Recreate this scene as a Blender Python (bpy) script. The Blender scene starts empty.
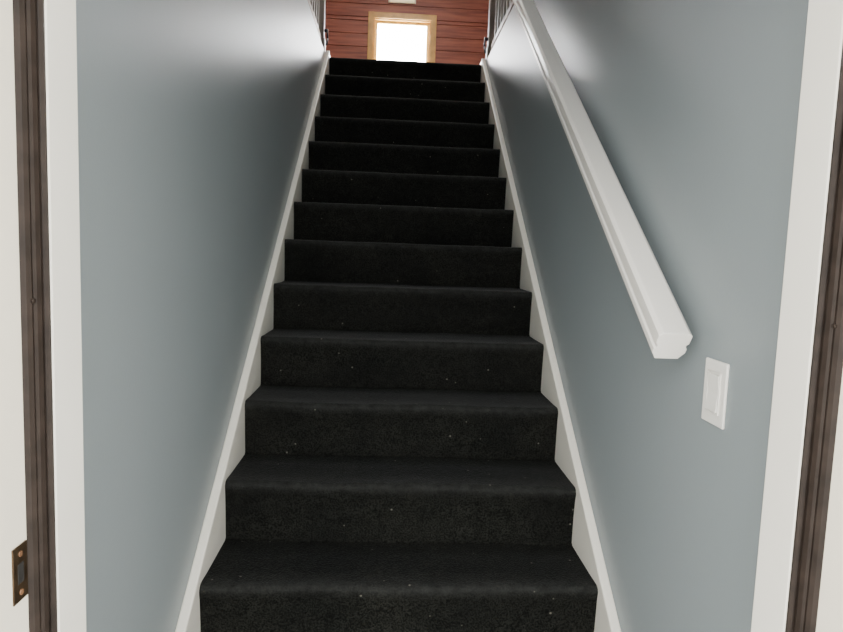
import bpy, math, random
from mathutils import Vector, Matrix, noise
random.seed(4)
scene=bpy.context.scene
COL=scene.collection
# ------------------------------------------------------------------ helpers
def new_mat(name,base,rough=.5,spec=.5,metal=0,bump=None,var=None,emis=None):
    m=bpy.data.materials.new(name); m.use_nodes=True
    nt=m.node_tree; b=nt.nodes['Principled BSDF']
    b.inputs['Base Color'].default_value=(*base,1); b.inputs['Roughness'].default_value=rough
    b.inputs['Metallic'].default_value=metal; b.inputs['Specular IOR Level'].default_value=spec
    tc=nt.nodes.new('ShaderNodeTexCoord')
    if var:
        sc,amt=var
        n=nt.nodes.new('ShaderNodeTexNoise'); n.inputs['Scale'].default_value=sc; n.inputs['Detail'].default_value=4
        nt.links.new(tc.outputs['Object'],n.inputs['Vector'])
        r=nt.nodes.new('ShaderNodeValToRGB')
        r.color_ramp.elements[0].position=.3; r.color_ramp.elements[1].position=.7
        r.color_ramp.elements[0].color=(*[c*(1-amt) for c in base],1)
        r.color_ramp.elements[1].color=(*[min(1,c*(1+amt)) for c in base],1)
        nt.links.new(n.outputs['Fac'],r.inputs['Fac']); nt.links.new(r.outputs['Color'],b.inputs['Base Color'])
    if bump:
        sc,st,dist=bump
        n=nt.nodes.new('ShaderNodeTexNoise'); n.inputs['Scale'].default_value=sc; n.inputs['Detail'].default_value=3
        nt.links.new(tc.outputs['Object'],n.inputs['Vector'])
        bp=nt.nodes.new('ShaderNodeBump'); bp.inputs['Strength'].default_value=st; bp.inputs['Distance'].default_value=dist
        nt.links.new(n.outputs['Fac'],bp.inputs['Height']); nt.links.new(bp.outputs['Normal'],b.inputs['Normal'])
    if emis:
        b.inputs['Emission Color'].default_value=(*emis[0],1); b.inputs['Emission Strength'].default_value=emis[1]
    return m

class B:
    def __init__(s): s.v=[];s.f=[];s.m=[];s.sm=[]
    def add(s,vs,fs,mi=0,smooth=False):
        o=len(s.v); s.v+= [tuple(v) for v in vs]
        for f in fs: s.f.append(tuple(i+o for i in f)); s.m.append(mi); s.sm.append(smooth)
    def box(s,x0,x1,y0,y1,z0,z1,mi=0):
        vs=[(x,y,z) for x in (x0,x1) for y in (y0,y1) for z in (z0,z1)]
        s.add(vs,[(0,1,3,2),(4,6,7,5),(0,4,5,1),(2,3,7,6),(0,2,6,4),(1,5,7,3)],mi)
    def extr(s,poly,d,mi=0,smooth=False):
        n=len(poly); d=Vector(d)
        vs=[Vector(p) for p in poly]+[Vector(p)+d for p in poly]
        fs=[(i,(i+1)%n,(i+1)%n+n,i+n) for i in range(n)]
        s.add(vs,fs,mi,smooth); s.add(vs[:n],[tuple(range(n))[::-1]],mi); s.add(vs[n:],[tuple(range(n))],mi)
    def cyl(s,a,b,r0,r1=None,n=20,mi=0):
        r1=r0 if r1 is None else r1
        a=Vector(a);b=Vector(b);d=(b-a).normalized(); u=d.orthogonal().normalized(); w=d.cross(u)
        vs=[]
        for c,r in((a,r0),(b,r1)):
            for k in range(n):
                t=2*math.pi*k/n; vs.append(c+u*r*math.cos(t)+w*r*math.sin(t))
        s.add(vs,[(i,(i+1)%n,(i+1)%n+n,i+n) for i in range(n)],mi,True)
        s.add(vs[:n],[tuple(range(n))[::-1]],mi); s.add(vs[n:],[tuple(range(n))],mi)
    def tube(s,pts,r,n=12,mi=0):
        for a,b in zip(pts,pts[1:]): s.cyl(a,b,r,r,n,mi)
    def obj(s,name,mats,bevel=0,parent=None,seg=2):
        me=bpy.data.meshes.new(name); me.from_pydata(s.v,[],s.f); me.update()
        for m in mats: me.materials.append(m)
        for p,mi,sm in zip(me.polygons,s.m,s.sm): p.material_index=mi; p.use_smooth=sm
        import bmesh
        bm=bmesh.new(); bm.from_mesh(me); bmesh.ops.remove_doubles(bm,verts=bm.verts,dist=1e-6)
        bmesh.ops.recalc_face_normals(bm,faces=bm.faces); bm.to_mesh(me); bm.free()
        o=bpy.data.objects.new(name,me); COL.objects.link(o)
        if bevel:
            md=o.modifiers.new('bevel','BEVEL'); md.width=bevel; md.segments=seg; md.limit_method='ANGLE'; md.angle_limit=math.radians(40)
        if parent: o.parent=parent
        return o
def empty(name,loc=(0,0,0)):
    e=bpy.data.objects.new(name,None); COL.objects.link(e); e.empty_display_size=.1; return e

# ------------------------------------------------------------------ dimensions
W=1.10; HW=W/2; WX=.572           # carpet half width, wall plane
G,R=.258,.1913; N0=1.1578          # going, rise, first nosing
NS=15; UF=NS*R; LY=N0+(NS-1)*G     # upper floor level and landing edge
CAMX,CAMZ=-.0573,1.491
YD=.852                            # inside face of the front wall
WE=3.62                            # where full height stair walls end
YF=9.0; CE=UF+2.6; RX=2.3          # far wall, ceiling, half width upstairs
T=.12

# ------------------------------------------------------------------ materials
M_wall=new_mat('blue_grey_paint',(.268,.308,.322),.42,.45,bump=(140,.12,.002))
M_white=new_mat('white_trim_paint',(.81,.79,.71),.4,.5,var=(3,.03),bump=(60,.05,.001))
M_cream=new_mat('cream_jamb_paint',(.83,.78,.65),.4,.5,var=(4,.04),bump=(50,.08,.001))
M_rail=new_mat('handrail_white_gloss',(.83,.81,.76),.28,.5,bump=(30,.05,.001))
M_plastic=new_mat('white_plastic',(.86,.85,.80),.3)
M_strip=new_mat('dark_brown_weatherstrip',(.020,.0145,.0115),.5,.15,var=(40,.3),bump=(90,.2,.001))
M_bronze=new_mat('aged_bronze',(.09,.06,.035),.4,.5,metal=.85,var=(60,.4))
M_hole=new_mat('mortise_hole',(.008,.007,.006),.8)
M_black=new_mat('black_iron',(.02,.02,.022),.45,.5,metal=.3)
M_wood=new_mat('oiled_wood',(.16,.08,.04),.45,var=(12,.3))
M_post=new_mat('weathered_taupe_paint',(.24,.20,.165),.5,var=(8,.15))
M_ceil=new_mat('ceiling_white',(.7,.7,.68),.8,bump=(80,.1,.001))
M_concrete=new_mat('concrete',(.42,.41,.39),.85,var=(6,.12),bump=(60,.3,.002))
M_tile=new_mat('entry_floor_vinyl',(.16,.14,.12),.5,var=(5,.2))

# carpet
M_car=bpy.data.materials.new('charcoal_carpet'); M_car.use_nodes=True
nt=M_car.node_tree; b=nt.nodes['Principled BSDF']; L=nt.links
tc=nt.nodes.new('ShaderNodeTexCoord')
def N(t,**k):
    n=nt.nodes.new(t)
    for a,v in k.items(): n.inputs[a].default_value=v
    return n
n1=N('ShaderNodeTexNoise',Scale=4.5,Detail=6); n2=N('ShaderNodeTexNoise',Scale=190,Detail=2); n3=N('ShaderNodeTexNoise',Scale=38,Detail=4)
for n in (n1,n2,n3): L.new(tc.outputs['Object'],n.inputs['Vector'])
def ramp(src,p0,c0,p1,c1):
    r=nt.nodes.new('ShaderNodeValToRGB'); r.color_ramp.elements[0].position=p0; r.color_ramp.elements[1].position=p1
    r.color_ramp.elements[0].color=(*c0,1); r.color_ramp.elements[1].color=(*c1,1); L.new(src,r.inputs['Fac']); return r
def mix(mode,fac,a,c):
    m=nt.nodes.new('ShaderNodeMixRGB'); m.blend_type=mode
    if isinstance(fac,float): m.inputs[0].default_value=fac
    else: L.new(fac,m.inputs[0])
    for i,v in ((1,a),(2,c)):
        if isinstance(v,tuple): m.inputs[i].default_value=(*v,1)
        else: L.new(v,m.inputs[i])
    return m
r1=ramp(n1.outputs['Fac'],.3,(.0044,.0048,.0042),.72,(.0088,.0091,.0076))
r2=ramp(n2.outputs['Fac'],.38,(.25,.25,.25),.62,(1.8,1.8,1.8))
r4=ramp(n3.outputs['Fac'],.35,(.7,.7,.7),.68,(1.3,1.3,1.3))
m1=mix('MULTIPLY',.95,r1.outputs['Color'],r2.outputs['Color']); m2=mix('MULTIPLY',.85,m1.outputs[0],r4.outputs['Color'])
# window highlight painted into the lightly worn nosing colour, via a mesh attribute
at=nt.nodes.new('ShaderNodeAttribute'); at.attribute_name='nosing_highlight'
hm=nt.nodes.new('ShaderNodeMath'); hm.operation='MULTIPLY'; L.new(at.outputs['Fac'],hm.inputs[0]); L.new(n3.outputs['Fac'],hm.inputs[1])
m3=mix('MIX',hm.outputs[0],m2.outputs[0],(.024,.0255,.0245))
vo=N('ShaderNodeTexVoronoi',Scale=15,Randomness=1); L.new(tc.outputs['Object'],vo.inputs['Vector'])
r3=ramp(vo.outputs['Distance'],.035,(1,1,1),.06,(0,0,0))
m4=mix('MIX',r3.outputs['Color'],m3.outputs[0],(.11,.105,.09))
L.new(m4.outputs[0],b.inputs['Base Color'])
b.inputs['Roughness'].default_value=.8; b.inputs['Specular IOR Level'].default_value=.08
b.inputs['Sheen Weight'].default_value=.05; b.inputs['Sheen Roughness'].default_value=.35; b.inputs['Sheen Tint'].default_value=(.88,.92,.96,1)
bp=nt.nodes.new('ShaderNodeBump'); bp.inputs['Strength'].default_value=.8; bp.inputs['Distance'].default_value=.004
L.new(n2.outputs['Fac'],bp.inputs['Height']); L.new(bp.outputs['Normal'],b.inputs['Normal'])

# cedar
M_ced=bpy.data.materials.new('red_cedar'); M_ced.use_nodes=True
nt=M_ced.node_tree; b=nt.nodes['Principled BSDF']; L=nt.links
tc=nt.nodes.new('ShaderNodeTexCoord'); mp=nt.nodes.new('ShaderNodeMapping'); mp.inputs['Scale'].default_value=(1,1,14)
n1=nt.nodes.new('ShaderNodeTexNoise'); n1.inputs['Scale'].default_value=2.2; n1.inputs['Detail'].default_value=6
L.new(tc.outputs['Object'],mp.inputs['Vector']); L.new(mp.outputs['Vector'],n1.inputs['Vector'])
r1=nt.nodes.new('ShaderNodeValToRGB'); r1.color_ramp.elements[0].position=.3; r1.color_ramp.elements[1].position=.7
r1.color_ramp.elements[0].color=(.16,.036,.022,1); r1.color_ramp.elements[1].color=(.34,.10,.055,1)
L.new(n1.outputs['Fac'],r1.inputs['Fac']); L.new(r1.outputs['Color'],b.inputs['Base Color']); b.inputs['Roughness'].default_value=.5
M_pine=new_mat('honey_pine',(.55,.30,.06),.4,var=(9,.2))
M_vinyl=new_mat('window_sash_pine',(.85,.64,.22),.4)

# ------------------------------------------------------------------ carpeted staircase
prof=[(N0+.014,0.0,0)]
for i in range(NS):
    y=N0+i*G; z=(i+1)*R
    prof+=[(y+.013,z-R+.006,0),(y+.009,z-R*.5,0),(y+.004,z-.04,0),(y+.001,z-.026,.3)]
    r=.018
    for k in range(6):
        a=math.pi-(math.pi/2)*k/5
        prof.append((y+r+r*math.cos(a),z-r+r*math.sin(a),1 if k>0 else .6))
    if i<NS-1:
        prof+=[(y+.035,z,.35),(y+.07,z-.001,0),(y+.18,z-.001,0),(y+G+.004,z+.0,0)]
    else: prof+=[(y+.06,z,0),(y+.5,z,0)]
NX=48; vs=[];P=len(prof); nosing_highlight=[]
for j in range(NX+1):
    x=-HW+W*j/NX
    for (y,z,hv) in prof:
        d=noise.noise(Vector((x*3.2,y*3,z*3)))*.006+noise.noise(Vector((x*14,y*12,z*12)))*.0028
        vs.append((x,y+d,z+d*.5 if z>0 else z)); nosing_highlight.append(hv)
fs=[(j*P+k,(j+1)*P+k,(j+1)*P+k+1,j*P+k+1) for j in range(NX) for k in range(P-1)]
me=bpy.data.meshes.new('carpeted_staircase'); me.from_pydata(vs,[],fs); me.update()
at=me.attributes.new('nosing_highlight','FLOAT','POINT'); at.data.foreach_set('value',nosing_highlight)
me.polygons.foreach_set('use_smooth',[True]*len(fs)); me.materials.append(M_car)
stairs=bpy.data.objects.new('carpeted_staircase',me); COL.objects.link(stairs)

# ------------------------------------------------------------------ skirt boards with cap
SL=R/G
def nos(y): return R+(y-N0)*SL
for side,nm in((-1,'trim_1'),(1,'trim_2')):
    s=B(); h=.045; y0=YD; ys=N0-.06
    top=LY-.02
    xi=side*HW; xo=side*WX
    face=[(y0,0),(N0+.4,0),(LY+.5,UF-R*2.2),(LY+.5,UF+.03),(LY+.02,UF+.03),(top,nos(top)+h),(ys,nos(ys)+h),(ys-.03,.14),(y0,.14)]
    s.extr([(xi,y,z) for y,z in face],(xo-xi,0,0),0)
    a=(ys,nos(ys)+h); c=(top,nos(top)+h)
    s.extr([(xi-side*.005,a[0],a[1]+.006),(xi-side*.005,a[0],a[1]-.022),(xi-side*.005,c[0],c[1]-.022),(xi-side*.005,c[0],c[1]+.006)],(side*(WX-HW+.005),0,0),0)
    s.obj(nm,[M_white],.004)

# ------------------------------------------------------------------ stair walls
def poly_wall(name,side):
    s=B()
    x=side*WX
    pts=[(YD,0),(LY+.02,0),(LY+.02,UF-.001),(WE,UF-.001),(WE,CE),(YD,CE)]
    s.extr([(x,y,z) for y,z in pts],(side*T,0,0),0)
    s.obj(name,[M_wall])
poly_wall('wall_left',-1); poly_wall('wall_right',1)

# upper room
s=B(); s.box(-RX,RX,LY+.03,YF,UF-.25,UF-.0005); 
for sd in(-1,1): s.box(min(sd*(WX+T),sd*RX),max(sd*(WX+T),sd*RX),WE,LY+.03,UF-.25,UF-.0005)
s.obj('floor_upper',[M_car])
s=B(); s.box(-RX-T,RX+T,.55,YF+T,CE,CE+.1); s.obj('ceiling',[M_ceil])
def boards(s,axis,fix,depth,a0,a1,z0,z1,holes=(),bh=.17):
    z=z0;
    while z<z1-1e-4:
        zt=min(z+bh,z1)
        segs=[(a0,a1)]
        for (h0,h1,hz0,hz1) in holes:
            if zt>hz0+1e-4 and z<hz1-1e-4: segs=[(a0,h0),(h1,a1)]
        for (p,q) in segs:
            if axis=='x': poly=[(p,fix+.012,z),(p,fix+.012,z+.006),(p,fix,z+.012),(p,fix,zt-.004),(p,fix+.010,zt),(p,fix+depth,zt),(p,fix+depth,z)]; s.extr(poly,(q-p,0,0),0)
            else:
                sg=1 if fix>0 else -1
                poly=[(fix+sg*.012,p,z),(fix+sg*.012,p,z+.006),(fix,p,z+.012),(fix,p,zt-.004),(fix+sg*.010,p,zt),(fix+sg*depth,p,zt),(fix+sg*depth,p,z)]; s.extr(poly,(0,q-p,0),0)
        z=zt
# window opening
WX0,WX1,WZ0,WZ1=-.475,.45,UF+.62,4.70
HX0,HX1,HZ0,HZ1=WX0+.07,WX1-.07,WZ0+.07,WZ1-.07
s=B(); 
boards(s,'x',YF,T,-RX,RX,UF,HZ0)
boards(s,'x',YF,T,-RX,RX,HZ0,HZ1,[(HX0,HX1,HZ0,HZ1)])
boards(s,'x',YF,T,-RX,RX,HZ1,CE)
s.obj('wall_back',[M_ced])
for sd,nm in((-1,'wall_upper_left'),(1,'wall_upper_right')):
    s=B(); boards(s,'y',sd*RX,T,WE,YF,UF,CE); 
    s.obj(nm,[M_ced])
    s=B(); a,b_=sorted((sd*(WX+T),sd*RX)); s.box(a,b_,WE-T,WE,UF-.25,CE); s.obj('wall_return_left' if sd<0 else 'wall_return_right',[M_wall])

# window
win=empty('window_1')
s=B(); y0=YF-.022
s.box(WX0,HX0+.005,y0,YF,WZ0,WZ1); s.box(HX1-.005,WX1,y0,YF,WZ0,WZ1)
s.box(HX0+.005,HX1-.005,y0,YF,HZ1-.005,WZ1); s.box(WX0-.04,WX1+.04,y0-.03,YF,WZ0-.03,WZ0+.005); s.box(HX0+.005,HX1-.005,y0,YF,WZ0+.005,HZ0)
s.obj('casing',[M_pine],.004,win)
s=B()
s.box(HX0,HX0+.02,YF,YF+T,HZ0,HZ1); s.box(HX1-.02,HX1,YF,YF+T,HZ0,HZ1); s.box(HX0+.02,HX1-.02,YF,YF+T,HZ1-.02,HZ1); s.box(HX0+.02,HX1-.02,YF,YF+T,HZ0,HZ0+.02)
s.obj('jamb_liner',[M_pine],.002,win)
s=B(); a,b_,c,d=HX0+.02,HX1-.02,HZ0+.02,HZ1-.02
s.box(a,a+.035,YF+.05,YF+.09,c,d); s.box(b_-.035,b_,YF+.05,YF+.09,c,d); s.box(a+.035,b_-.035,YF+.05,YF+.09,d-.035,d); s.box(a+.035,b_-.035,YF+.05,YF+.09,c,c+.05)
s.obj('sash',[M_vinyl],.003,win)
M_glass=bpy.data.materials.new('window_glass'); M_glass.use_nodes=True
nt=M_glass.node_tree; nt.nodes.clear(); o=nt.nodes.new('ShaderNodeOutputMaterial'); tr=nt.nodes.new('ShaderNodeBsdfTransparent'); gl=nt.nodes.new('ShaderNodeBsdfGlossy'); gl.inputs['Roughness'].default_value=.02
mm=nt.nodes.new('ShaderNodeMixShader'); mm.inputs[0].default_value=.03
nt.links.new(tr.outputs[0],mm.inputs[1]); nt.links.new(gl.outputs[0],mm.inputs[2]); nt.links.new(mm.outputs[0],o.inputs[0])
s=B(); s.box(a+.033,b_-.033,YF+.068,YF+.072,c+.048,d-.033); s.obj('glass',[M_glass],0,win)
s=B(); s.box(.0,.06,YF+.035,YF+.05,c+.02,c+.035); s.obj('sash_lock',[M_bronze],.003,win)

# wall lamp above the window
lamp=empty('wall_lamp')
s=B(); s.box(-.21,.16,YF-.02,YF,4.83,4.94); s.obj('back_plate',[M_plastic],.006,lamp)
M_sh=new_mat('lamp_diffuser',(.85,.8,.6),.4,emis=((1,.85,.5),1.0))
s=B(); pr=[]
for k in range(9):
    t=math.pi*k/8; pr.append((-.19,YF-.02-.07*math.sin(t),4.885-.045*math.cos(t)))
s.extr(pr,(.33,0,0),0,True); s.obj('diffuser',[M_sh],0,lamp)

# guard rails at the top of the stairwell
for sd in(-1,1):
    g=empty('stair_guard_railing')
    x=sd*(WX+.045)
    s=B(); s.box(x-.035,x+.035,LY-.09,LY-.02,UF,UF+1.02); s.box(x-.045,x+.045,LY-.10,LY-.01,UF+1.02,UF+1.045); s.box(x-.042,x+.042,LY-.097,LY-.013,UF,UF+.10); s.obj('newel_post',[M_post],.004,g)
    s=B(); s.box(x-.03,x+.03,WE,LY-.09,UF+.92,UF+.96); s.obj('top_rail',[M_wood],.008,g)
    s=B(); s.box(x-.02,x+.02,WE,LY-.09,UF+.07,UF+.11); s.obj('bottom_rail',[M_wood],.004,g)
    s=B(); y=WE+.10
    while y<LY-.13:
        s.box(x-.016,x+.016,y-.016,y+.016,UF+.11,UF+.92); y+=.115
    s.obj('balusters',[M_post],.002,g)
    s=B(); s.cyl((x-sd*.035,LY-.055,UF+.16),(x-sd*.06,LY-.055,UF+.16),.012); s.tube([(x-sd*.055,LY-.055,UF+.16),(x-sd*.06,LY-.07,UF+.10),(x-sd*.055,LY-.10,UF+.05)],.007)
    s.obj('iron_hook',[M_black],0,g)

# ------------------------------------------------------------------ handrail
hr=empty('handrail')
HXc=.505
y0=1.233; z0=1.323      # lower end (centre)
y1=LY-.15
d=Vector((0,G,R)).normalized(); up=Vector((0,-R,G)).normalized()
K=1.13
half=[(0,.031),(.023,.031),(.030,.025),(.030,.006),(.0265,.003),(.0265,-.003),(.030,-.006),(.030,-.016),(.021,-.031),(0,-.031)]
pf=half+[(-a,b) for a,b in half[-2:0:-1]]
pf=[(a*K,b*K) for a,b in pf]
base=Vector((HXc,y0,z0))
ln=(y1-y0)/d.y
s=B(); s.extr([base+Vector((a,0,0))+up*b for a,b in pf],d*ln,0); 
s.obj('rail',[M_rail],.0012,hr)
for k in range(4):
    t=.35+k*(ln-.6)/3
    c=base+d*t
    s=B(); low=c-up*.031*K
    wallp=Vector((WX,low.y,low.z-.045))
    s.cyl(wallp,wallp-Vector((.010,0,0)),.028,.026,24)
    s.tube([wallp,wallp-Vector((.03,0,0)),Vector((HXc+.012,low.y,low.z-.035)),Vector((HXc,low.y,low.z-.018)),low+up*.004],.007)
    s.obj('bracket_%d'%(k+1),[M_rail],0,hr)

# ------------------------------------------------------------------ light switch
sw=empty('light_switch')
SY,SZ=1.172,1.245
s=B(); s.box(WX-.006,WX,SY-.041,SY+.041,SZ-.062,SZ+.062); s.obj('cover_plate',[M_plastic],.003,sw,3)
s=B(); x=WX-.006
for (ya_,yb_,za,zb) in ((-.024,-.021,-.040,.040),(.021,.024,-.040,.040),(-.021,.021,.037,.040),(-.021,.021,-.040,-.037)):
    s.box(x-.0022,x,SY+ya_,SY+yb_,SZ+za,SZ+zb)
s.obj('rocker_frame',[M_plastic],.0006,sw)
s=B(); s.extr([(x,SY-.0190,SZ-.035),(x-.0045,SY-.0190,SZ-.035),(x-.0015,SY-.0190,SZ+.0),(x-.0030,SY-.0190,SZ+.035),(x,SY-.0190,SZ+.035)],(0,.038,0),0); s.obj('rocker',[M_plastic],.0004,sw)

# ------------------------------------------------------------------ entrance door frame
JL,JR=-.4608,.4792; HD=2.08
DF=.55
YS=.778
dr=empty('door_1')
for sd,xj in((-1,JL),(1,JR)):
    tag='left' if sd<0 else 'right'
    s=B(); a,b_=sorted((xj,xj+sd*.035)); s.box(a,b_,YS,YD,0,HD); s.obj('stop_'+tag,[M_white],.003,dr)
    s=B(); a,b_=sorted((xj+sd*.014,xj+sd*.035)); s.box(a,b_,DF,YS-.0005,0,HD); s.obj('jamb_'+tag,[M_cream],.002,dr)
    s=B(); q=xj
    pr=[(.0138,-.0007),(.001,-.0007),(.000,-.005),(.003,-.008),(.006,-.0095),(.003,-.012),(.002,-.018),(.004,-.024),(.0065,-.027),(.006,-.031),(.009,-.036),(.0138,-.040)]
    s.extr([(q+sd*p[0],YS+p[1],0.0) for p in pr],(0,0,HD-.002),0)
    for zz in (.5,1.0,1.42,1.95): s.cyl((q+sd*.006,YS-.030,zz),(q+sd*.0035,YS-.030,zz),.003,n=12)
    s.obj('weatherstrip_'+tag,[M_strip],0,dr)
s=B(); s.box(JL-.035,JR+.035,YS,YD,HD,HD+.035); s.box(JL-.035,JR+.035,DF,YS-.0005,HD+.014,HD+.035); s.obj('head_jamb',[M_cream],.002,dr)
s=B(); s.box(JL-.035,JR+.035,DF-.03,YD,-.02,.015); s.obj('threshold',[M_bronze],.003,dr)
xp=JL-.014; PY,PZ=.722,1.107
s=B(); s.box(xp-.001,xp+.0018,PY-.014,PY+.014,PZ-.033,PZ+.033,0); s.box(xp+.0015,xp+.0022,PY-.006,PY+.006,PZ-.012,PZ+.012,1)
for dz in(-.023,.023): s.cyl((xp+.0015,PY,PZ+dz),(xp+.0028,PY,PZ+dz),.0035,n=14,mi=2)
s.obj('strike_plate',[M_bronze,M_hole,M_wood],.0006,dr)

# front wall around the door
s=B()
s.box(-RX-T,JL-.035,DF,YD,0,CE); s.box(JR+.035,RX+T,DF,YD,0,CE); s.box(JL-.035,JR+.035,DF,YD,HD+.035,CE)
s.obj('wall_front',[M_wall])
s=B(); s.box(-WX-T,WX+T,YD,LY,-.05,-.0005); s.obj('floor',[M_tile])
s=B()
for sd,xj in((-1,JL),(1,JR)):
    a,b_=sorted((xj+sd*.02,xj+sd*.075)); s.box(a,b_,DF-.03,DF,0,HD+.09)
s.box(JL-.02,JR+.02,DF-.03,DF,HD+.02,HD+.09); s.obj('trim_3',[M_cream],.004)
s=B(); s.box(-6,6,-8,DF,-.12,-.025); s.obj('ground',[M_concrete])

# ------------------------------------------------------------------ light
w=bpy.data.worlds.new('World'); scene.world=w; w.use_nodes=True
nt=w.node_tree; bg=nt.nodes['Background']; bg.inputs[0].default_value=(1,.985,.955,1)
# overcast sky that is brighter toward the hidden sun, on the far (window) side of the house
tc=nt.nodes.new('ShaderNodeTexCoord'); sx=nt.nodes.new('ShaderNodeSeparateXYZ'); mr=nt.nodes.new('ShaderNodeMapRange')
mr.inputs['From Min'].default_value=-.1; mr.inputs['From Max'].default_value=.9; mr.inputs['To Min'].default_value=5.8; mr.inputs['To Max'].default_value=45
nt.links.new(tc.outputs['Generated'],sx.inputs[0]); nt.links.new(sx.outputs['Y'],mr.inputs['Value']); nt.links.new(mr.outputs[0],bg.inputs[1])
def area(name,loc,rot,sx,sy,e,col,shape='RECTANGLE'):
    l=bpy.data.lights.new(name,'AREA'); l.shape=shape; l.size=sx; l.size_y=sy; l.energy=e; l.color=col
    o=bpy.data.objects.new(name,l); o.location=loc; o.rotation_euler=rot; COL.objects.link(o); return o
area('window_daylight',(0.0,YF+.35,(HZ0+HZ1)/2+.1),(math.radians(-90),0,0),1.4,1.9,430,(.93,.96,1))
area('door_daylight',(-.2,-2.2,2.3),(math.radians(78),0,0),3,2.4,120,(1,.98,.94))
area('upper_room_fill',(0,6.6,CE-.06),(0,0,0),.5,.5,75,(1,.92,.82),'DISK')  # unseen lamp added to brighten the cedar and spill light downstairs
area('stairwell_fill',(0,2.5,CE-.06),(0,0,0),.45,.45,17,(1,.98,.96),'DISK')  # added fill without a fixture, evens out the stair walls

# ------------------------------------------------------------------ camera
f,pi_,ya,ro=637.09,.0990,.0498,.0363
fw=Vector((math.sin(ya)*math.cos(pi_),math.cos(ya)*math.cos(pi_),-math.sin(pi_)))
rt=Vector((math.cos(ya),-math.sin(ya),0)); upv=rt.cross(fw)
cr=rt*math.cos(ro)+upv*math.sin(ro); cu=-rt*math.sin(ro)+upv*math.cos(ro)
cd=bpy.data.cameras.new('camera'); cam=bpy.data.objects.new('camera',cd); COL.objects.link(cam)
cd.sensor_width=36; cd.lens=f*36/843; cd.clip_start=.02
M=Matrix((( cr.x,cu.x,-fw.x,CAMX),(cr.y,cu.y,-fw.y,0),(cr.z,cu.z,-fw.z,CAMZ),(0,0,0,1)))
cam.matrix_world=M; scene.camera=cam
